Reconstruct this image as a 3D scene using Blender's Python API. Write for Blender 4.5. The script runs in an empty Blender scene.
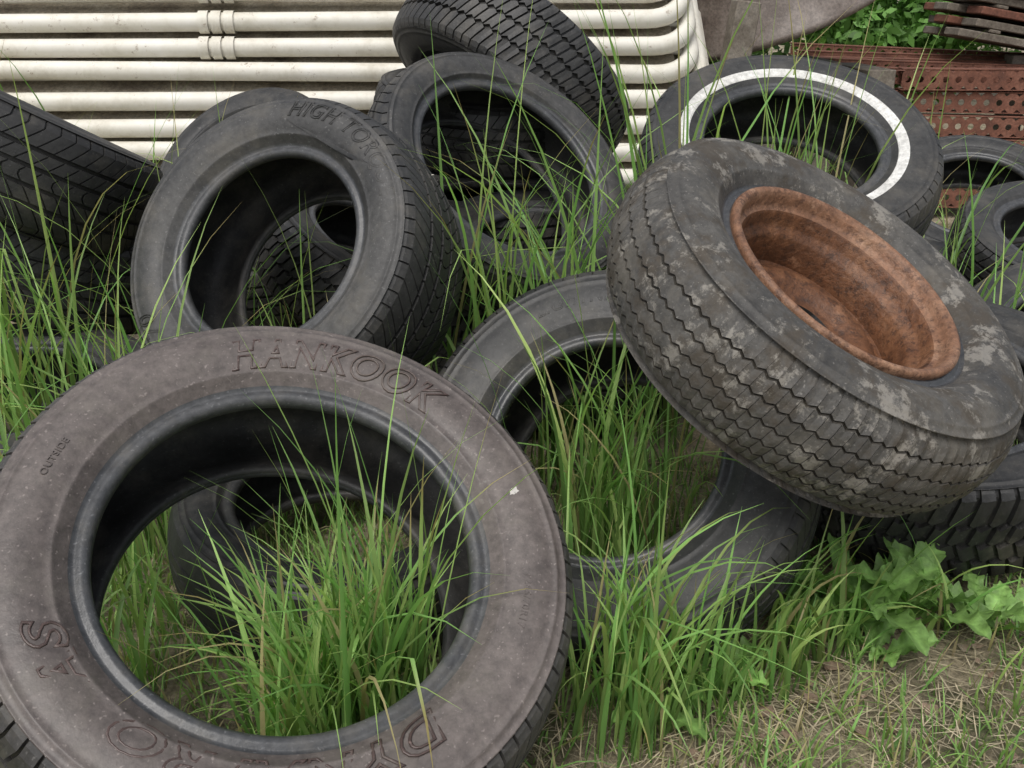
import bpy, math, random
import numpy as np
from mathutils import Vector, Matrix
random.seed(7); rng=np.random.default_rng(7)
sc=bpy.context.scene
sc.view_settings.view_transform='Standard'
try: sc.view_settings.look='None'
except: pass
sc.view_settings.exposure=0
def link(o):
    sc.collection.objects.link(o); return o

# ---------------- camera ----------------
cam=bpy.data.cameras.new("camera"); co=link(bpy.data.objects.new("camera",cam))
cam.sensor_width=36; cam.lens=36*1005/1024; cam.clip_end=800; cam.clip_start=.02
co.location=(0,0,1.05); co.rotation_euler=(math.radians(90-22),0,0); sc.camera=co

# ---------------- world / sun ----------------
w=bpy.data.worlds.new("World"); sc.world=w; w.use_nodes=True
nt=w.node_tree; bg=nt.nodes['Background']
sky=nt.nodes.new('ShaderNodeTexSky'); sky.sky_type='NISHITA'; sky.sun_disc=False
sky.sun_elevation=math.radians(58); sky.sun_rotation=math.radians(200); sky.dust_density=4; sky.air_density=1.0
hs=nt.nodes.new('ShaderNodeHueSaturation'); hs.inputs['Saturation'].default_value=.4
nt.links.new(sky.outputs[0],hs.inputs['Color']); nt.links.new(hs.outputs[0],bg.inputs[0]); bg.inputs[1].default_value=.15
sl=bpy.data.lights.new("sun",'SUN'); so=link(bpy.data.objects.new("sun",sl)); sl.energy=1.5; sl.angle=math.radians(40); sl.color=(1,.985,.955)
el=math.radians(58); az=math.radians(200)
d=Vector((math.sin(az)*math.cos(el),math.cos(az)*math.cos(el),math.sin(el)))
so.rotation_euler=d.to_track_quat('Z','Y').to_euler()

# ---------------- material helpers ----------------
def newmat(name):
    m=bpy.data.materials.new(name); m.use_nodes=True
    return m,m.node_tree,m.node_tree.nodes['Principled BSDF']
def noise(nt,scale,detail=5,rough=.6,vec=None):
    n=nt.nodes.new('ShaderNodeTexNoise'); n.inputs['Scale'].default_value=scale; n.inputs['Detail'].default_value=detail; n.inputs['Roughness'].default_value=rough
    if vec is not None: nt.links.new(vec,n.inputs['Vector'])
    return n
def ramp(nt,src,stops):
    r=nt.nodes.new('ShaderNodeValToRGB'); e=r.color_ramp.elements
    while len(e)<len(stops): e.new(.5)
    for i,(pp,c) in enumerate(stops):
        e[i].position=pp; e[i].color=(c[0],c[1],c[2],1) if hasattr(c,'__len__') else (c,c,c,1)
    nt.links.new(src,r.inputs[0]); return r
def mix(nt,fac,a,b,bt='MIX'):
    m=nt.nodes.new('ShaderNodeMix'); m.data_type='RGBA'; m.blend_type=bt
    for i,v in ((0,fac),(6,a),(7,b)):
        if hasattr(v,'is_linked'): nt.links.new(v,m.inputs[i])
        else: m.inputs[i].default_value=v if i==0 else (v[0],v[1],v[2],1)
    return m.outputs[2]
def bump(nt,b,h,strength,dist):
    n=nt.nodes.new('ShaderNodeBump'); n.inputs['Strength'].default_value=strength; n.inputs['Distance'].default_value=dist
    nt.links.new(h,n.inputs['Height']); nt.links.new(n.outputs[0],b.inputs['Normal'])

def rubber(name,c1,c2,patch=0.0,patchcol=(.30,.29,.26),rough=.62,pscale=9,bumpd=.0012,mud=None,pfac=.7,dust=.35):
    m,nt,b=newmat(name)
    tc=nt.nodes.new('ShaderNodeTexCoord'); oi=nt.nodes.new('ShaderNodeObjectInfo')
    va=nt.nodes.new('ShaderNodeVectorMath'); va.operation='ADD'
    mu=nt.nodes.new('ShaderNodeVectorMath'); mu.operation='SCALE'; mu.inputs[3].default_value=13.7
    cb=nt.nodes.new('ShaderNodeCombineXYZ')
    nt.links.new(oi.outputs['Random'],cb.inputs[0]);nt.links.new(oi.outputs['Random'],cb.inputs[1])
    nt.links.new(cb.outputs[0],mu.inputs[0]); nt.links.new(tc.outputs['Object'],va.inputs[0]); nt.links.new(mu.outputs[0],va.inputs[1])
    v=va.outputs[0]
    n1=noise(nt,5,5,.65,v); r1=ramp(nt,n1.outputs[0],[(.33,0.),(.68,1.)])
    col=mix(nt,r1.outputs[0],c1,c2)
    n2=noise(nt,70,3,.75,v); r2=ramp(nt,n2.outputs[0],[(.3,.70),(.7,1.30)])
    col=mix(nt,1.0,col,r2.outputs[0],'MULTIPLY')
    n5=noise(nt,190,1,.6,v); r5=ramp(nt,n5.outputs[0],[(.66,0.),(.76,.5)])
    col=mix(nt,r5.outputs[0],col,tuple(min(1,x*2.2+.02) for x in c2))
    n7=noise(nt,8,6,.72,v); r7=ramp(nt,n7.outputs[0],[(.50,0.),(.66,dust)])
    col=mix(nt,r7.outputs[0],col,(.15,.135,.11))
    if mud is not None:
        n6=noise(nt,14,4,.7,v); r6=ramp(nt,n6.outputs[0],[(.48,0.),(.62,.8)])
        col=mix(nt,r6.outputs[0],col,mud)
    if patch>0:
        n3=noise(nt,pscale,6,.75,v); r3=ramp(nt,n3.outputs[0],[(.69-patch*.1,0.),(.75-patch*.1,pfac)])
        col=mix(nt,r3.outputs[0],col,patchcol)
    nt.links.new(col,b.inputs['Base Color'])
    rr=ramp(nt,n1.outputs[0],[(.3,rough-.14),(.7,rough+.14)]); nt.links.new(rr.outputs[0],b.inputs['Roughness'])
    b.inputs['Specular IOR Level'].default_value=.5
    bump(nt,b,n2.outputs[0],.6,bumpd)
    return m
R_dark=rubber("rubber_dark",(.015,.015,.015),(.036,.035,.034),rough=.54)
R_mid=rubber("rubber_mid",(.021,.021,.021),(.052,.051,.049),patch=.3,rough=.54)
R_dusty=rubber("rubber_dusty",(.034,.034,.034),(.074,.072,.069),patch=.4,rough=.56)
R_mauve=rubber("rubber_mauve",(.078,.065,.060),(.138,.117,.107),patch=.3,rough=.50,pscale=7,dust=.4)
R_mtread=rubber("rubber_tread_grey",(.032,.031,.030),(.066,.063,.059),dust=.5)
R_inner=rubber("rubber_inner",(.013,.013,.013),(.040,.039,.037),dust=.35)
R_old=rubber("rubber_old",(.050,.048,.045),(.112,.106,.096),patch=1.45,mud=(.060,.048,.034),bumpd=.003,pscale=17,pfac=.65,rough=.75,dust=.6,patchcol=(.29,.27,.235))
R_mud=rubber("groove_mud",(.022,.020,.017),(.060,.052,.040),patch=.5,patchcol=(.16,.14,.11))
R_groove=rubber("groove_dark",(.012,.012,.012),(.030,.029,.027))
R_lip=rubber("rubber_bead",(.040,.042,.045),(.080,.081,.083),rough=.40)
R_white=rubber("white_sidewall",(.50,.49,.45),(.74,.73,.70),patch=.3,patchcol=(.3,.29,.26),rough=.6,dust=.25)
R_chip=rubber("pale_scuff",(.36,.34,.31),(.52,.50,.46),rough=.7)
R_letter=rubber("lettering_brown",(.062,.040,.035),(.100,.070,.062),rough=.40)

# ---------------- tyre builder ----------------
TIRES=[]
def frame(n,up=(0,0,1)):
    z=Vector(n).normalized(); u=Vector(up)
    y=(u-z*z.dot(u))
    if y.length<.02: y=Vector((0,1,0))-z*z.y
    y.normalize(); x=y.cross(z)
    return Matrix((x,y,z)).transposed()
def half_profile(R,rb,W,round_=False):
    h=R-rb; hz=W/2; bz=hz*.80; tw=hz*.80
    pts=[(rb,bz-.016,'lip'),(rb+.001,bz-.004,'lip'),(rb+.006,bz+.001,'lip'),(rb+.013,bz+.002,'lip'),(rb+.0165,bz-.0015,'lip'),(rb+.021,bz-.001,'lip'),(rb+.024,bz+.003,'side')]
    def s(t,o=0.):
        keys=[(.16,.82),(.25,.90),(.34,.955),(.45,.99),(.55,1.0),(.65,.985),(.75,.955),(.83,.92),(.90,.875),(.95,.84)]
        if round_: keys=[(.16,.86),(.25,.98),(.34,1.06),(.45,1.11),(.55,1.12),(.65,1.08),(.75,1.0),(.83,.93),(.90,.875),(.95,.84)]
        ts=[k[0] for k in keys]; vs=[k[1] for k in keys]
        return (rb+h*t, hz*float(np.interp(t,ts,vs))+o,'side')
    for t,o in ((.25,0),(.262,.0015),(.28,.0015),(.292,0),(.34,0),(.40,0),(.45,0),(.50,0),(.55,0),(.60,0),(.65,0),(.70,0),(.712,.0018),(.73,.0018),(.742,0),(.79,0),(.802,.0015),(.815,.0015)):
        if rb+h*t>rb+.027: pts.append(s(t,o))
    return pts,tw,hz,bz
def tire(name,c,n,R=.34,rb=.205,W=.21,kind='as',mats=None,from_bead=True,white=None,P=64,spin=0,parent=None,seed=0,squash=.006):
    rg=random.Random(seed+int(c[0]*1000)+int(c[1]*77))
    side,tread,inner,groove=mats
    pts,tw,hz,bz=half_profile(R,rb,W,kind=='rib'); h=R-rb
    M=frame(n); 
    nn=Vector(n).normalized(); cc=Vector(c)-(nn*bz if from_bead else Vector((0,0,0)))
    rows=[]
    for r,z,t in pts: rows.append([r,z,t,0,0])
    gd=.009
    cr=.024 if kind=='rib' else .014
    def crown(z): return R-cr*(abs(z)/tw)**2.2
    ld={'rib':.0020,'at':.009,'as':.0065,'old':0.,'mud':.010}[kind]
    if kind=='rib': sh=[(R-.042,hz*.925),(R-.032,hz*.865)]
    else: sh=[(R-.030,hz*.925),(R-.0225,hz*.885)]
    for r,z in sh: rows.append([r,z,'sh',ld*.9,0])
    rows.append([crown(tw),tw,'tr',ld,.3])
    G={'rib':[-.72,-.36,0.,.36,.72],'at':[-.52,0.,.52],'as':[-.56,-.19,.19,.56],'old':[-.5,-.17,.17,.5],'mud':[-.45,0,.45]}[kind]
    gw={'rib':.0020,'at':.0042,'as':.0048,'old':.003,'mud':.005}[kind]; 
    amp={'rib':.0028,'at':.0048,'as':0.0,'old':0,'mud':.006}[kind]
    if kind=='old': gd=.004
    if kind=='rib': gd=.0042
    gl=sorted([g*tw for g in G],reverse=True); prev=tw
    for i,g in enumerate(gl):
        a=prev; b2=g+gw
        for k in (1,2): 
            z=a+(b2-a)*k/3; rows.append([crown(z),z,'tr',ld,1 if i>0 or k==2 else .6])
        rows.append([crown(b2),b2,'tr',ld,1])
        e_=.0012 if gw>.0025 else .0007
        rows.append([crown(b2)-gd,b2-e_,'gr',0,1]); rows.append([crown(g)-gd,g,'gr',0,1]); rows.append([crown(g)-gd,g-gw+e_,'gr',0,1])
        rows.append([crown(g-gw),g-gw,'tr',ld,1]); prev=g-gw
    for k in (1,2):
        z=prev+(-tw-prev)*k/3; rows.append([crown(z),z,'tr',ld,1 if k==1 else .6])
    rows.append([crown(tw),-tw,'tr',ld,.3])
    for r,z in reversed(sh): rows.append([r,-z,'sh',ld*.9,0])
    for r,z,t in reversed(pts): rows.append([r,-z,t,0,0])
    ins=[(rb+.008,-(bz-.022)),(rb+.25*h,-(hz*.86-.006)),(rb+.5*h,-(hz-.012)),(rb+.75*h,-(hz*.9-.010)),(R-.032,-.62*hz),(R-.024,-.3*hz),(R-.022,0)]
    ins=ins+[(r,-z) for r,z in reversed(ins[:-1])]
    for r,z in ins: rows.append([r,z,'in',0,0])
    nr=len(rows)
    lw={'rib':.08,'at':.17,'as':.13,'old':.05,'mud':.28}[kind]
    sub=[0.,.02,lw-.02 if lw>.05 else lw*.6,lw,.5,.75]; cut=[0,1,1,0,0,0]
    if kind=='old': sub=[0,.25,.5,.75];cut=[0]*4
    us=[];cu=[]
    for pch in range(P):
        for s_,c_ in zip(sub,cut): us.append(pch+s_); cu.append(c_)
    us=np.array(us);cu=np.array(cu);nc=len(us)
    r0=np.array([r[0] for r in rows]);z0=np.array([r[1] for r in rows]);lat=np.array([r[3] for r in rows]);zz=np.array([r[4] for r in rows])
    UU=np.tile(us[:,None],(1,nr)); 
    istr=np.array([1. if r[2] in('tr','gr','sh') else 0. for r in rows])
    tri=np.abs(2*(UU%1)-1)*2-1
    if kind=='rib': tri=np.cos(2*math.pi*UU)
    ZZ=z0[None,:]+amp*tri*zz[None,:]
    slant={'rib':4,'at':14,'as':26,'old':0,'mud':10}[kind]
    sv=np.abs(z0) if kind in('as','mud') else z0
    shear=np.clip(np.abs(sv),0,tw)*np.sign(sv+1e-9)*slant*istr
    TH=(UU+shear[None,:])*2*math.pi/P
    if kind in('at','mud'):
        ribidx=np.digitize(z0,sorted(G_*tw for G_ in G)); TH=TH+ (ribidx%2)[None,:]*istr[None,:]*math.pi/P
    ph=rg.random()*6.28
    RR=r0[None,:]-cu[:,None]*lat[None,:]*(1 if kind!='rib' else (.5+.6*np.sin(TH*3+ph)))
    if kind=='rib':
        wear=np.sin(TH*11+z0[None,:]*60+ph)*np.sin(TH*29-z0[None,:]*90)*.0011*istr[None,:]
        RR=RR+wear
    RR=RR*(1+squash*np.cos(2*TH+ph)+.0015*np.sin(5*TH+ph*2))
    ZZ=ZZ+.002*np.sin(3*TH+ph)*np.clip((RR-rb)/h,0,1)
    co_=np.stack([RR*np.cos(TH+spin),RR*np.sin(TH+spin),ZZ],-1).reshape(-1,3)
    i=np.arange(nc)[:,None];j=np.arange(nr)[None,:]
    i2=(i+1)%nc;j2=(j+1)%nr
    fa=np.stack([i*nr+j,i2*nr+j,i2*nr+j2,i*nr+j2],-1).reshape(-1,4)
    me=bpy.data.meshes.new(name+"_mesh")
    me.from_pydata(co_.tolist(),[],fa.tolist())
    tags=[r[2] for r in rows]
    mi=[];sm=[]
    for j_ in range(nr):
        t=tags[j_];t2=tags[(j_+1)%nr]; zc=z0[j_]; rc=(r0[j_]+r0[(j_+1)%nr])/2
        if t=='in' or t2=='in': mi.append(2);sm.append(True)
        elif t=='gr' or t2=='gr': mi.append(3);sm.append(False)
        elif t in('tr','gr') or t2 in('tr','gr'): mi.append(1);sm.append(False)
        elif t=='sh' or t2=='sh': mi.append(1);sm.append(kind=='rib')
        elif t=='lip': mi.append(4);sm.append(True)
        else:
            m_=0
            if white and zc>0 and white[0]<rc<white[1]: m_=5
            mi.append(m_);sm.append(True)
    mi=np.tile(np.array(mi)[None,:],(nc,1)); sm=np.tile(np.array(sm)[None,:],(nc,1))
    me.polygons.foreach_set('material_index',mi.reshape(-1).astype(np.int32)); me.polygons.foreach_set('use_smooth',sm.reshape(-1))
    for m_ in (side,tread,inner,groove,R_lip if side is not R_dark else R_mid,R_white): me.materials.append(m_)
    me.update(); 
    o=link(bpy.data.objects.new(name,me)); 
    MM=M.to_4x4(); MM.translation=cc
    if parent is None: o.matrix_world=MM
    else: parent.matrix_world=MM; o.parent=parent
    TIRES.append((np.array(cc),np.array(M.inverted()),rb,R,hz))
    prof=[(r[0],r[1]) for r in rows if r[1]>0 and r[2] in('lip','side','sh') and r[0]<R][:len(pts)+2]
    return o,prof
md=(R_dark,R_dark,R_inner,R_groove); mm=(R_mid,R_mid,R_inner,R_groove); ms=(R_dusty,R_mid,R_inner,R_groove)
mo=(R_old,R_old,R_inner,R_mud); mv=(R_mauve,R_mtread,R_inner,R_groove); mdm=(R_mid,R_dark,R_inner,R_groove)

def lettering(parent,prof,text,phi0,rm,size,outline=True,mat=None,shear=.25,lift=.0006,phi1=None,off=.0,bev=.0012):
    cu=bpy.data.curves.new("txt",'FONT'); cu.body=text; cu.size=size; cu.shear=shear; cu.offset=off; cu.resolution_u=4
    cu.space_character=1.1
    if outline:
        cu.fill_mode='NONE'; cu.bevel_depth=bev; cu.bevel_resolution=1
    else:
        cu.fill_mode='FRONT'; cu.extrude=.0008
    ob=bpy.data.objects.new("txt",cu); link(ob); bpy.context.view_layer.update()
    dg=bpy.context.evaluated_depsgraph_get(); me=bpy.data.meshes.new_from_object(ob.evaluated_get(dg))
    bpy.data.objects.remove(ob)
    pr=sorted(prof); rs=[a for a,b in pr]; zs=[b for a,b in pr]
    xs=[v.co.x for v in me.vertices if -size*.5<v.co.y<size*1.3]; x0=min(xs); x1=max(xs); y0=size*.35
    sx=1.1 if phi1 is None else (phi1-phi0)*rm/(x1-x0)
    for v in me.vertices:
        x,y,z=v.co; y=min(max(y,-.2*size),size); x=min(max(x,x0),x1); z=min(max(z,-.002),.002)
        a=phi0+(x-x0)*sx/rm; r=rm+(y-y0)
        v.co=(r*math.sin(a),r*math.cos(a),float(np.interp(r,rs,zs))+z*.8+lift)
    me.materials.append(mat)
    o=link(bpy.data.objects.new("sidewall_lettering",me)); o.parent=parent
    return o
def wheel_parent(name):
    e=bpy.data.objects.new(name,None); link(e); return e
D=math.radians
e1=wheel_parent("car_tire")
o,pf=tire("tire_body",(-.275,1.080,.393),(.249,-.462,.851),R=.379,rb=.230,W=.245,kind='at',mats=mv,parent=e1,P=88)
lettering(e1,pf,"HANKOOK",D(0),.299,.060,mat=R_letter,off=.0012,phi1=D(60),bev=.0015)
lettering(e1,pf,"DYNAPRO",D(160),.284,.054,mat=R_letter,off=.0012,phi1=D(237),bev=.0015)
lettering(e1,pf,"AS",D(246),.288,.056,mat=R_letter,off=.0012,phi1=D(267),bev=.0015)
lettering(e1,pf,"P265/70R17",D(116),.300,.013,outline=False,mat=R_mauve,shear=0)
lettering(e1,pf,"OUTSIDE",D(303),.305,.012,outline=False,mat=R_mauve,shear=0)
pr=sorted(pf)
vs=[];fcs=[]
for (ca_,cr_,sz) in ((D(92),.305,.0065),(D(92.6),.300,.004),(D(215),.33,.003)):
    n0=len(vs)
    for i in range(11):
        t=i*6.283/11; rr=sz*random.uniform(.45,1.2); a=ca_+rr*1.2*math.cos(t)/cr_; r=cr_+rr*math.sin(t)
        vs.append((r*math.sin(a),r*math.cos(a),float(np.interp(r,[x for x,_ in pr],[z for _,z in pr]))+.0010+.0003*len(fcs)))
    fcs.append(tuple(range(n0,n0+11)))
me=bpy.data.meshes.new("chips");me.from_pydata(vs,[],fcs);me.materials.append(R_chip);oc=link(bpy.data.objects.new("pale_scuffs",me));oc.parent=e1
# T2
e2=wheel_parent("car_tire")
o,pf=tire("tire_body",(-.484,1.935,.562),(-.350,-.740,.575),R=.338,rb=.196,W=.28,kind='as',mats=ms,parent=e2,P=70)
lettering(e2,pf,"HIGH TORQUE",D(-5),.285,.048,outline=True,mat=R_mid,phi1=D(66))
lettering(e2,pf,"RADIAL 70",D(170),.285,.048,outline=True,mat=R_mid,phi1=D(230))
# T3
tire("car_tire",(-.001,2.41,.635),(.485,-.555,.676),R=.345,rb=.232,W=.20,kind='as',mats=ms)
# T4
tire("car_tire",(-.06,3.02,.705),(-.58,-.40,-.71),R=.365,rb=.195,W=.24,kind='at',mats=mm,P=80)
# T5 whitewall
tire("whitewall_tire",(.647,2.368,.699),(-.024,-.497,.867),R=.35,rb=.198,W=.21,kind='as',mats=mm,white=(.2315,.2565))
# T6 with rim
W6=.190
e6=wheel_parent("truck_wheel_with_rusty_rim")
o,pf=tire("tire_body",(.505,1.480,.622),(.427,-.333,.841),R=.347,rb=.193,W=W6,kind='rib',mats=mo,parent=e6,P=104,squash=.008)
# T7
e7=wheel_parent("car_tire")
o,pf=tire("tire_body",(.160,1.56,.308),(-.231,-.644,.729),R=.364,rb=.196,W=.22,kind='as',mats=mdm,parent=e7,P=76)
lettering(e7,pf,"LIGHTNING AP",D(-38),.288,.036,outline=True,mat=R_dusty,phi1=D(12))
L=[
 ((.83,1.82,.31),(-.10,-.25,.97),.345,.20,.23,'mud',mdm),
 ((1.619,3.515,.349),(-.157,-.479,.864),.33,.2,.19,'as',mdm),
 ((1.63,2.86,.36),(0,-.3,.95),.33,.2,.19,'as',mdm),
 ((1.45,2.36,.24),(-.2,-.3,.93),.34,.2,.2,'old',mdm),
 ((-1.13,2.38,.76),(.42,.28,.86),.35,.205,.25,'as',mdm),
 ((-1.15,2.50,.50),(.33,.14,.93),.345,.205,.23,'as',md),
 ((-1.08,1.98,.24),(.03,-.10,1),.335,.2,.21,'old',ms),
 ((-.86,3.17,.50),(-.35,-.6,.7),.33,.205,.19,'as',mdm),
 ((-.33,2.62,.40),(.45,-.1,.87),.33,.2,.2,'at',mdm),
 ((.10,2.52,.42),(.05,-.22,.97),.33,.2,.20,'at',mdm),
 ((.12,2.5,.21),(0,0.02,1),.335,.2,.2,'as',md),
 ((-.30,1.58,.20),(.08,-.10,.98),.30,.185,.18,'old',md),
 ((.72,2.46,.22),(0,.02,1),.34,.2,.21,'as',md),
 ((.70,2.48,.45),(.05,-.12,.98),.34,.2,.21,'old',mm),
 ((.0,3.15,.22),(0,.02,1),.34,.2,.21,'as',md),
 ((-.04,3.02,.45),(0,.02,1),.34,.2,.21,'as',md),
 ((-.09,2.96,.75),(.10,-.10,.99),.30,.19,.20,'as',mdm),
 ((-.9,3.2,.22),(0,.02,1),.34,.2,.21,'as',md),
 ((1.2,3.0,.22),(0,-.05,1),.34,.2,.21,'as',md),
]
for c,n,R,rb,W,k,mt in L: tire("car_tire",c,n,R=R,rb=rb,W=W,kind=k,mats=mt)

def rust_mat(name,a,b_,c_,rough=.8,bd=.002,spots=None):
    m,nt,b=newmat(name); tc=nt.nodes.new('ShaderNodeTexCoord'); v=tc.outputs['Object']
    n1=noise(nt,7 if not spots else 12,6,.7,v); r=ramp(nt,n1.outputs[0],[(.3,a),(.5,b_),(.72,c_)])
    n2=noise(nt,90,4,.7,v); r2=ramp(nt,n2.outputs[0],[(.3,.60),(.7,1.3)])
    col=mix(nt,1.,r.outputs[0],r2.outputs[0],'MULTIPLY')
    if spots:
        n3=noise(nt,55,5,.8,v); r3=ramp(nt,n3.outputs[0],[(.52,0.),(.62,.85)]); col=mix(nt,r3.outputs[0],col,spots)
        n4=noise(nt,16,7,.8,v); r4=ramp(nt,n4.outputs[0],[(.57,0.),(.66,.55)]); col=mix(nt,r4.outputs[0],col,tuple(min(1,x*1.4+.03) for x in c_))
    nt.links.new(col,b.inputs['Base Color'])
    b.inputs['Roughness'].default_value=rough; bump(nt,b,n2.outputs[0],.7,bd)
    return m
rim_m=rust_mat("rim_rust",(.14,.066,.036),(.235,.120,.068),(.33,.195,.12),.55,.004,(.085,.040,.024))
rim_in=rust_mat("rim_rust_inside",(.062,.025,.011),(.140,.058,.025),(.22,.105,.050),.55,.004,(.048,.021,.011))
def lathe(name,prof,seg,mat,parent=None,thick=0):
    vs=[];fs=[]
    for i in range(seg):
        a=2*math.pi*i/seg
        for r,z in prof: vs.append((r*math.cos(a),r*math.sin(a),z))
    k=len(prof)
    for i in range(seg):
        i2=(i+1)%seg
        for j in range(k-1): fs.append((i*k+j,i2*k+j,i2*k+j+1,i*k+j+1))
    me=bpy.data.meshes.new(name);me.from_pydata(vs,[],fs)
    for p_ in me.polygons:p_.use_smooth=True
    me.materials.append(mat);o=link(bpy.data.objects.new(name,me))
    if parent:o.parent=parent
    return o
bz=W6/2*.8; q=-.010
rimf=[(.2125+q,bz-.001),(.2145+q,bz+.008),(.2125+q,bz+.0135),(.207+q,bz+.0155),(.201+q,bz+.0125),(.197+q,bz+.004),(.1955+q,bz-.004),(.192+q,bz-.010),(.186+q,bz-.013)]
rimi=[(.186+q,bz-.013),(.183+q,bz-.017),(.181+q,bz-.034),(.178+q,bz-.040),(.168+q,bz-.045),(.164+q,bz-.052),(.162+q,-.02),(.163+q,-.035),(.166+q,-.045),(.185+q,-.055),(.187+q,-bz),(.205+q,-bz-.01)]
lathe("rim_flange",rimf,144,rim_m,e6)
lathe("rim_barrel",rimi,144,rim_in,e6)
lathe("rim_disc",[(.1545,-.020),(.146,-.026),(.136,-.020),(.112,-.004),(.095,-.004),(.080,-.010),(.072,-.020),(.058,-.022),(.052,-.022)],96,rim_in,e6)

# ---------------- ground ----------------
def gh(x,y):
    return .012*math.sin(x*3.1+1)*math.cos(y*2.7)+.008*math.sin(x*8+y*5)+.004*math.sin(x*21-y*17)
xs=np.concatenate([[-300,-60,-15,-6],np.arange(-4,4.01,.06),[6,15,60,300]]); ys=np.concatenate([[-100,-20,-5,-1],np.arange(0,8.01,.06),[12,25,80,400]])
vs=[(x,y,gh(x,y) if abs(x)<5 and -1<y<9 else 0) for x in xs for y in ys]; ny=len(ys)
fs=[(i*ny+j,(i+1)*ny+j,(i+1)*ny+j+1,i*ny+j+1) for i in range(len(xs)-1) for j in range(ny-1)]
me=bpy.data.meshes.new("ground");me.from_pydata(vs,[],fs)
for p_ in me.polygons:p_.use_smooth=True
g=link(bpy.data.objects.new("ground",me))
m,nt,b=newmat("ground_soil"); tc=nt.nodes.new('ShaderNodeTexCoord');v=tc.outputs['Object']
n1=noise(nt,4.5,7,.7,v); r=ramp(nt,n1.outputs[0],[(.35,(.11,.15,.05)),(.45,(.22,.185,.12)),(.56,(.42,.35,.24)),(.72,(.54,.47,.34))])
n2=noise(nt,90,6,.75,v); r2=ramp(nt,n2.outputs[0],[(.3,.4),(.7,1.4)])
nt.links.new(mix(nt,1.,r.outputs[0],r2.outputs[0],'MULTIPLY'),b.inputs['Base Color']); b.inputs['Roughness'].default_value=.95
bump(nt,b,n2.outputs[0],1.,.012); me.materials.append(m)

# ---------------- grass ----------------
def leafmat(name,trans=.35,rough=.42,veins=False):
    m,nt,b=newmat(name); at=nt.nodes.new('ShaderNodeAttribute'); at.attribute_name='Col'
    c=at.outputs['Color']
    if veins:
        tc=nt.nodes.new('ShaderNodeTexCoord'); n=noise(nt,60,3,.6,tc.outputs['Object']); r=ramp(nt,n.outputs[0],[(.3,.7),(.7,1.25)])
        c=mix(nt,1.,c,r.outputs[0],'MULTIPLY'); bump(nt,b,n.outputs[0],.8,.004)
    nt.links.new(c,b.inputs['Base Color']); b.inputs['Roughness'].default_value=rough; b.inputs['Specular IOR Level'].default_value=.4
    tr=nt.nodes.new('ShaderNodeBsdfTranslucent'); mc=mix(nt,1.,c,(1.1,1.2,.7),'MULTIPLY'); nt.links.new(mc,tr.inputs[0])
    ms_=nt.nodes.new('ShaderNodeMixShader'); ms_.inputs[0].default_value=trans
    nt.links.new(b.outputs[0],ms_.inputs[1]); nt.links.new(tr.outputs[0],ms_.inputs[2])
    nt.links.new(ms_.outputs[0],nt.nodes['Material Output'].inputs['Surface'])
    return m
M_grass=leafmat("grass_blade",.4)
def inside(P,margin=.0):
    bad=np.zeros(len(P),bool)
    for c,Mi,rb,R,hz in TIRES:
        q=(P-c)@Mi.T; r=np.hypot(q[:,0],q[:,1])
        bad|=(r>rb-.004)&(r<R+.004)&(np.abs(q[:,2])<hz*(.80+.2*np.clip((r-rb)/(.3*(R-rb)),0,1)))
    return bad
class Blades:
    def __init__(s): s.v=[];s.f=[];s.c=[];s.n=0
    def add(s,base,L,az,t0,t1,wd,col,seg=7,fold=True,twist=0,check=True,kink=None):
        d=np.array([math.cos(az),math.sin(az),0]); sd=np.array([-math.sin(az),math.cos(az),0])
        pts=[np.array(base,float)]
        for i in range(seg):
            t=(i+.5)/seg; a=t0+(t1-t0)*t**1.8
            if kink and t>kink: a+=1.3
            pts.append(pts[-1]+(d*math.sin(a)+np.array([0,0,math.cos(a)]))*L/seg)
        P=np.array(pts)
        if check and inside(P).any(): return False
        k=3 if fold else 2
        for i in range(seg+1):
            t=i/seg; wv=wd*(min(1,.5+t*1.7))*(1-t**2.2)+.0002
            an=twist*t; s2=sd*math.cos(an)+d*math.sin(an)
            if fold:
                nrm=np.array([0,0,1.])*.35+d*(-.3)
                s.v+= [tuple(P[i]-s2*wv/2),tuple(P[i]-nrm*wv*.3),tuple(P[i]+s2*wv/2)]
            else: s.v+=[tuple(P[i]-s2*wv/2),tuple(P[i]+s2*wv/2)]
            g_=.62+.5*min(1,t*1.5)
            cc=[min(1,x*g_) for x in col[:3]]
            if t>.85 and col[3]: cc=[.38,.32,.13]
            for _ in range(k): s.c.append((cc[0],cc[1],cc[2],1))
        for i in range(seg):
            for j in range(k-1):
                a=s.n+i*k+j; s.f.append((a,a+1,a+k+1,a+k))
        s.n+=(seg+1)*k; return True
    def build(s,name,mat):
        me=bpy.data.meshes.new(name); me.from_pydata(s.v,[],s.f)
        ca=me.color_attributes.new('Col','FLOAT_COLOR','POINT'); ca.data.foreach_set('color',np.array(s.c,dtype=np.float32).reshape(-1))
        for p_ in me.polygons:p_.use_smooth=True
        me.materials.append(mat); return link(bpy.data.objects.new(name,me))
def gcol():
    k=random.random()
    if k<.07: return (.44,.39,.19,0)
    a=random.uniform(.65,1.3); y=random.uniform(0,1)**1.4
    return ((.215+.17*y)*a,(.43+.07*y)*a,(.115+.05*y)*a,1 if random.random()<.2 else 0)
TG=Blades()
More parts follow.
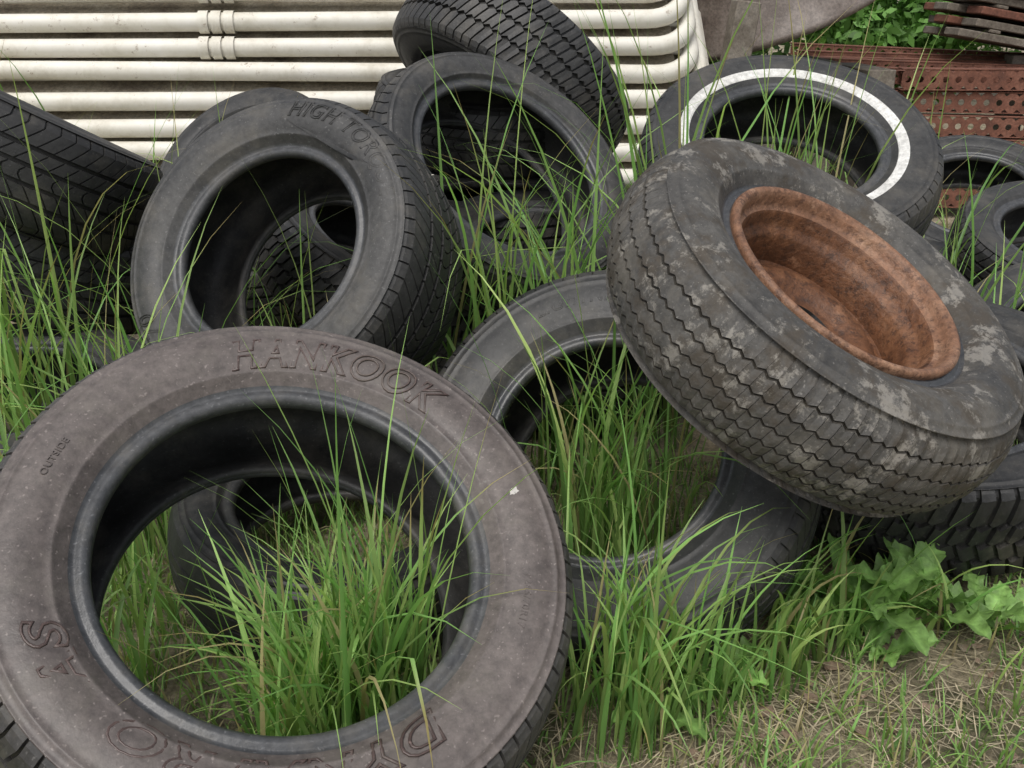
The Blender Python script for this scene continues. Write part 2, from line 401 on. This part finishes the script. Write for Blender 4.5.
def clump(cx,cy,rx,ry,n,L0,L1,w0=.0045,w1=.0112,lean=.25,bend=1.1,azb=None,z=0.,pw=1.5):
    done=0;tries=0
    while done<n and tries<n*6:
        tries+=1
        a=random.random()*6.283; r=math.sqrt(random.random())
        x=cx+rx*r*math.cos(a); y=cy+ry*r*math.sin(a)
        az=random.random()*6.283 if azb is None or random.random()<.4 else random.gauss(azb,.7)
        t0=abs(random.gauss(0,lean*.6)); L=L0+(L1-L0)*random.random()**pw
        k=random.random(); t1=t0+random.uniform(.1,bend) if k<.6 else t0+random.uniform(bend,bend*2.1)
        if TG.add((x,y,gh(x,y)-.01),L,az,t0,t1,random.uniform(w0,w1),gcol(),seg=9,twist=random.uniform(-1.2,1.2),kink=random.uniform(.5,.85) if random.random()<.06 else None): done+=1
clump(-.17,1.04,.16,.14,360,.16,.50,pw=1.)
clump(-.15,1.08,.11,.10,90,.38,.72)
clump(-.26,1.15,.12,.08,50,.2,.45,pw=1.)
clump(.17,1.60,.15,.12,115,.32,.72,pw=1.1)
clump(.16,1.22,.09,.10,105,.2,.54,pw=1.2)
clump(.26,1.28,.08,.08,50,.15,.42)
clump(.02,1.42,.1,.08,26,.4,.76)
clump(-.82,1.66,.24,.16,95,.32,.78,pw=1.)
clump(-1.05,1.98,.17,.17,85,.55,1.05,pw=1.)
clump(-.72,2.05,.08,.15,40,.5,1.0,pw=1.)
clump(-.66,1.38,.18,.14,65,.15,.42)
clump(-.45,2.1,.1,.1,18,.4,.8)
clump(.08,2.05,.16,.10,70,.5,1.02,pw=1.)
clump(-.12,2.12,.12,.1,30,.6,1.12,pw=1.)
clump(.35,2.3,.1,.2,40,.75,1.25)
clump(.68,2.42,.10,.10,50,.8,1.15)
clump(.72,1.50,.05,.1,20,.1,.3)
clump(.48,1.40,.10,.05,60,.12,.38)
clump(.36,1.34,.12,.08,50,.10,.30)
clump(1.1,2.4,.15,.4,40,.5,.95)
clump(-.3,3.0,1.6,.2,90,.5,1.1)
clump(1.2,3.4,.8,.3,60,.4,.8)
for _ in range(18):
    clump(random.uniform(.3,1.1),random.uniform(1.03,1.38),.03,.03,11,.06,.2,.003,.006,lean=.6)
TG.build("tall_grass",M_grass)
SG=Blades()
def dens(x,y):
    v=math.sin(x*7+1.3)*math.cos(y*9-.5)+.6*math.sin(x*17+y*13)
    d=.38+.35*v
    if x<.45: d+=.45*(.45-x)/.3
    if y>1.5: d+=.3
    return max(.08,min(1,d))
pts=[]
for _ in range(22000):
    x=random.uniform(-1.4,1.5); y=random.uniform(.75,2.1)
    if random.random()<dens(x,y): pts.append((x,y))
for _ in range(5000): pts.append((random.uniform(-4,5),random.uniform(2.2,7)))
PP=np.array([(x,y,.03) for x,y in pts]); bad=inside(PP)
for (x,y),b_ in zip(pts,bad):
    if b_: continue
    far=y>2.2
    L=random.uniform(.02,.09)*(2.2 if far else 1)
    t0=abs(random.gauss(0,.5))
    c=gcol()
    if random.random()<.16: c=(.50,.41,.26,0)
    SG.add((x,y,gh(x,y)-.003),L,random.random()*6.283,t0,t0+random.uniform(.1,1.1),random.uniform(.002,.0055)*(2 if far else 1),c,seg=3,fold=False,check=False)
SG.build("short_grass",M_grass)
ST=Blades()
for _ in range(8000):
    x=random.uniform(-.1,1.6); y=random.uniform(.9,1.9)
    b_=random.random(); col=(.72*(.4+b_*.6),.61*(.4+b_*.6),.43*(.4+b_*.6),0)
    t0=random.uniform(1.35,1.6)
    ST.add((x,y,gh(x,y)+random.uniform(.001,.012)),random.uniform(.015,.10),random.random()*6.283,t0,t0+random.uniform(-.15,.15),random.uniform(.0012,.003),col,seg=2,fold=False,check=False)
ST.build("dry_straw",leafmat("straw",.1,.7))

# ---------------- broadleaf weeds ----------------
def weed(name,cx,cy,n,L0,L1,wd,az0=0,spread=6.283,up=.5):
    V=[];Fc=[];C=[]
    for k in range(n):
        az=az0+spread*(k+random.uniform(-.4,.4))/n; L=random.uniform(L0,L1); seg=24
        d=np.array([math.cos(az),math.sin(az),0]);sd=np.array([-math.sin(az),math.cos(az),0])
        ox,oy=random.uniform(-.02,.02),random.uniform(-.02,.02)
        p=np.array([cx+ox,cy+oy,gh(cx,cy)]);a=random.uniform(up*.3,up); roll=random.uniform(-.6,.6); droop=random.uniform(.8,1.8)
        col=np.array([.23,.40,.11])*random.uniform(.7,1.3); ph=random.random()*6; tw_=random.uniform(-.5,.5)
        for i in range(seg+1):
            t=i/seg
            lobe=1+(.5*(2*abs(((t*6+ph)%1)-.5))-.25)*(t>.12)
            wv=wd*L*math.sin(math.pi*min(1,t**1.2))**.7*lobe*.5+.0015
            rl=roll+tw_*t
            s2=sd*math.cos(rl)+np.array([0,0,1])*math.sin(rl)
            for q_ in (-1,-.5,0,.5,1):
                wob=.3*wv*math.sin(t*30+ph+q_*1.5)
                V.append(tuple(p+s2*q_*wv+np.array([0,0,1])*(abs(q_)*wv*.4+wob*abs(q_))))
                cc=col*(1.4 if q_==0 else 1)
                C.append((*cc,1))
            ang=a+ (droop*t**1.3)
            p=p+(d*math.sin(ang)+np.array([0,0,math.cos(ang)]))*L/seg
        b0=len(V)-(seg+1)*5
        for i in range(seg):
            for j in range(4):
                q_=b0+i*5+j;Fc.append((q_,q_+1,q_+6,q_+5))
    me=bpy.data.meshes.new(name);me.from_pydata(V,[],Fc)
    ca=me.color_attributes.new('Col','FLOAT_COLOR','POINT'); ca.data.foreach_set('color',np.array(C,dtype=np.float32).reshape(-1))
    for p_ in me.polygons:p_.use_smooth=True
    me.materials.append(M_weed);return link(bpy.data.objects.new(name,me))
M_weed=leafmat("weed_leaf",.28,.5,True)
weed("broadleaf_weed",.60,1.47,11,.11,.22,.28,up=.6)
weed("broadleaf_weed",.70,1.46,10,.11,.24,.28,up=.6)
weed("broadleaf_weed",.50,1.49,8,.10,.17,.32,up=.8)
weed("broadleaf_weed",.82,1.45,8,.09,.17,.30,up=.8)
weed("broadleaf_weed",.62,1.39,8,.06,.12,.34,up=1.1)
weed("broadleaf_weed",.32,1.33,9,.06,.12,.32,up=1.1)
weed("broadleaf_weed",-.12,.96,10,.08,.14,.38,up=.9)
weed("broadleaf_weed",-.26,1.0,9,.08,.15,.38,up=.8)
weed("broadleaf_weed",.20,1.22,8,.06,.11,.36,up=.9)
V=[];Fc=[]
for k in range(110):
    x=random.uniform(.2,1.2);y=random.uniform(1.05,1.55);a=random.random()*6.28;s=random.uniform(.006,.02)
    n0=len(V);z=gh(x,y)+.008
    for i in range(7):
        t=a+i*6.283/7;r_=s*random.uniform(.6,1.1);V.append((x+r_*math.cos(t),y+r_*math.sin(t)*.7,z+random.uniform(-.003,.008)))
    Fc.append(tuple(range(n0,n0+7)))
me=bpy.data.meshes.new("dead_leaves");me.from_pydata(V,[],Fc)
me.materials.append(rust_mat("dead_leaf",(.11,.07,.045),(.24,.17,.12),(.48,.42,.34)));link(bpy.data.objects.new("dead_leaves",me))

# ---------------- background ----------------
def tube(name,pts,rad,mat,parent=None,closed=False,res=3):
    cu=bpy.data.curves.new(name,'CURVE');cu.dimensions='3D';sp=cu.splines.new('POLY');sp.points.add(len(pts)-1)
    for q_,pt in zip(sp.points,pts):q_.co=(*pt,1)
    sp.use_cyclic_u=closed;cu.bevel_depth=rad;cu.bevel_resolution=res
    cu.materials.append(mat);o=bpy.data.objects.new(name,cu);link(o)
    if parent:o.parent=parent
    return o
m,nt,b=newmat("cream_paint");tc=nt.nodes.new('ShaderNodeTexCoord');v=tc.outputs['Object']
n1=noise(nt,3,6,.75,v);r=ramp(nt,n1.outputs[0],[(.3,(.52,.48,.38)),(.5,(.74,.71,.62)),(.7,(.82,.80,.74))])
n2=noise(nt,25,5,.8,v);r2=ramp(nt,n2.outputs[0],[(.60,0.),(.70,.8)])
nt.links.new(mix(nt,r2.outputs[0],r.outputs[0],(.22,.14,.08)),b.inputs['Base Color']);b.inputs['Roughness'].default_value=.5
cream=m
gap_shade=rust_mat("gap_shade_brown",(.14,.11,.08),(.30,.26,.19),(.42,.38,.30))  # brown stands in for the shade between the stacked tubes
al=math.radians(35);dv=Vector((0,math.cos(al),math.sin(al)))
def gate(k):
    y0=3.62+.024*k; z0=.385+.088*k; xe=.74-.022*k+random.uniform(-.012,.012); xl=-2.9+random.uniform(-.05,.05); Lh=1.15; r=.13
    e=wheel_parent("tubular_gate"); tl=random.uniform(-.008,.008)
    pts=[]
    def cor(cx,cs,a0):
        for i in range(9):
            a=a0+math.pi/2*i/8; pts.append((cx+r*math.cos(a),cs+r*math.sin(a)))
    cor(xe-r,r,-math.pi/2);cor(xe-r,Lh-r,0);cor(xl+r,Lh-r,math.pi/2);cor(xl+r,r,math.pi)
    P3=[(x,y0+dv.y*s,z0+dv.z*s+tl*x) for x,s in pts]
    tube("gate_frame",P3,.033,cream,e,True)
    s0,s1=.05,Lh-.05
    me=bpy.data.meshes.new("gap_sheet");me.from_pydata([(xl+.05,y0+dv.y*s0,z0+dv.z*s0+tl*xl),(xe-.06,y0+dv.y*s0,z0+dv.z*s0+tl*xe),(xe-.06,y0+dv.y*s1,z0+dv.z*s1+tl*xe),(xl+.05,y0+dv.y*s1,z0+dv.z*s1+tl*xl)],[],[(0,1,2,3)])
    me.materials.append(gap_shade);o=link(bpy.data.objects.new("gap_shade_sheet",me));o.parent=e  # sheet added inside the frame so the gaps look shaded
    tube("gate_bar",[(xl,y0+dv.y*.12,z0+dv.z*.12+tl*xl),(xe,y0+dv.y*.12,z0+dv.z*.12+tl*xe)],.010,cream,e)
    if k>=5:
        for dx in (0,.045,.09):
            tube("gate_coupling",[(-1.10+dx,y0,z0+tl*-1.1),(-1.065+dx,y0,z0+tl*-1.1)],.040,cream,e)
for k in range(8): gate(k)
wood=rust_mat("weathered_wood",(.07,.055,.04),(.17,.145,.115),(.30,.27,.23))
def box(name,c,s,rot,mat,parent=None,bev=.004):
    import bmesh
    bm=bmesh.new();bmesh.ops.create_cube(bm,size=1);bmesh.ops.scale(bm,vec=s,verts=bm.verts)
    bmesh.ops.bevel(bm,geom=bm.edges[:],offset=bev,segments=1,affect='EDGES')
    me=bpy.data.meshes.new(name);bm.to_mesh(me);bm.free();me.materials.append(mat)
    o=link(bpy.data.objects.new(name,me));o.location=c;o.rotation_euler=rot
    if parent:o.parent=parent
    return o
box("wooden_post",(.80,3.95,.45),(.09,.09,1.05),(0,.12,.1),wood)
for x in (-2.3,-.9,.3):
    box("wooden_block",(x,3.98,.2),(.12,.5,.42),(0,0,.05),wood)
tankm=rust_mat("tank_steel",(.085,.062,.05),(.165,.135,.115),(.24,.205,.18),.45)
tp=[(.50,0),(.515,.01),(.515,.03),(.50,.04),(.47,.30),(.44,.60),(.30,.66),(0.001,.68),(.0,.665),(.29,.645),(.43,.59),(.46,.3),(.488,.04),(.488,.005),(.50,0)]
tk=lathe("steel_tub",tp,96,tankm);tk.location=(1.12,4.62,.90);tk.rotation_euler=(.12,-.36,0)
rustb=rust_mat("rusty_steel",(.075,.032,.022),(.18,.072,.045),(.27,.13,.09))
lp=wheel_parent("timber_prop")
for i,(x,z) in enumerate(((1.05,.70),(1.28,.73),(1.5,.70))): box("beam_%d"%i,(x,4.5,z/2),(.12,.4,z),(0,0,.05*i),wood,lp)
def channel(c,L,hgt,ang,tilt):
    e=wheel_parent("perforated_steel_beam"); V=[];Fc=[];n=int(L/.055);st=L/n;K=12
    for i in range(n):
        x0=i*st-L/2;cx=x0+st/2;hr=.014
        b0=len(V)
        outer=[]
        for k in range(K):
            a=2*math.pi*(k+.5)/K;ca,sa=math.cos(a),math.sin(a);m_=max(abs(ca)/(st/2),abs(sa)/(hgt/2))
            outer.append((cx+ca/m_,0,sa/m_))
        V.extend(outer)
        V.extend([(cx+hr*math.cos(2*math.pi*(k+.5)/K),0,hr*math.sin(2*math.pi*(k+.5)/K)) for k in range(K)])
        for k in range(K):
            k2=(k+1)%K;Fc.append((b0+k,b0+k2,b0+K+k2,b0+K+k))
    me=bpy.data.meshes.new("web");me.from_pydata(V,[],Fc);me.materials.append(rustb)
    o=link(bpy.data.objects.new("web",me));o.parent=e
    md_=o.modifiers.new("s",'SOLIDIFY');md_.thickness=.004
    box("flange_top",(0,.035,hgt/2+.002),(L,.075,.005),(0,0,0),rustb,e,.001)
    box("flange_bottom",(0,.035,-hgt/2-.002),(L,.075,.005),(0,0,0),rustb,e,.001)
    e.location=c;e.rotation_euler=(0,tilt,ang)
for i in range(6):
    channel((2.95+random.uniform(-.06,.06),4.55+.02*i,.10+.105*i),2.4,.085,random.uniform(-.03,.03)-.05,random.uniform(-.01,.01)+.012)
for i in range(6):
    channel((2.62+random.uniform(-.1,.1),4.85+.12*i,.60+.012*i),2.4,.05,.10-.04*i+random.uniform(-.05,.05),.03+random.uniform(-.02,.02))
st_=wheel_parent("lumber_stack")
for lay in range(7):
    for q_ in range(3):
        mt=wood if random.random()<.6 else rustb
        box("plank",(random.uniform(-.06,.06),q_*.16,lay*.055),(1.9,.14,.035),(0,0,random.uniform(-.03,.03)),mt,st_)
    if lay%2==0:
        for q_ in range(4): box("bearer",(-.8+q_*.5,.16,lay*.055+.0275),(.06,.45,.016),(0,0,0),wood,st_)
st_.location=(3.05,5.15,.66);st_.rotation_euler=(0,.16,.1)
box("timber_post",(2.5,5.2,.35),(.1,.1,.7),(0,0,0),wood);box("timber_post",(3.6,5.3,.25),(.1,.1,.5),(0,0,0),wood)

def foliage(name,boxes,n,size,cols):
    V=[];Fc=[];C=[]
    blobs=[(random.uniform(b[0],b[1]),random.uniform(b[2],b[3]),random.uniform(b[4],b[5]),random.uniform(.25,.7)*(b[7] if len(b)>7 else 1)) for b in boxes for _ in range(b[6])]
    for _ in range(n):
        bl=random.choice(blobs);u=np.random.normal(size=3);u/=np.linalg.norm(u);rr=bl[3]*random.random()**.4
        c=np.array(bl[:3])+u*rr*np.array([1.2,1,1]);
        if c[2]<.02: continue
        a=np.random.normal(size=3);a/=np.linalg.norm(a);b2=np.cross(a,u+.01);b2/=np.linalg.norm(b2)+1e-6;s=size*random.uniform(.6,1.4)
        n0=len(V);V+=[tuple(c-a*s),tuple(c-b2*s*.5),tuple(c+a*s),tuple(c+b2*s*.5)];Fc.append((n0,n0+1,n0+2,n0+3))
        k=cols*random.uniform(.5,1.4);C+=[(*k,1)]*4
    me=bpy.data.meshes.new(name);me.from_pydata(V,[],Fc);ca=me.color_attributes.new('Col','FLOAT_COLOR','POINT');ca.data.foreach_set('color',np.array(C,dtype=np.float32).reshape(-1))
    me.materials.append(M_hedge);return link(bpy.data.objects.new(name,me))
M_hedge=leafmat("hedge_leaf",.3,.5)
np.random.seed(3)
foliage("hedge",[(-7,9,8.5,10,.2,2.2,110)],36000,.06,np.array([.06,.13,.03]))
foliage("bramble_bush",[(1.7,2.8,6.2,6.9,.5,1.2,16,.6),(-3,1,5.3,6.5,.2,.9,10)],16000,.035,np.array([.15,.31,.07]))
print("verts",sum(len(m.vertices) for m in bpy.data.meshes))
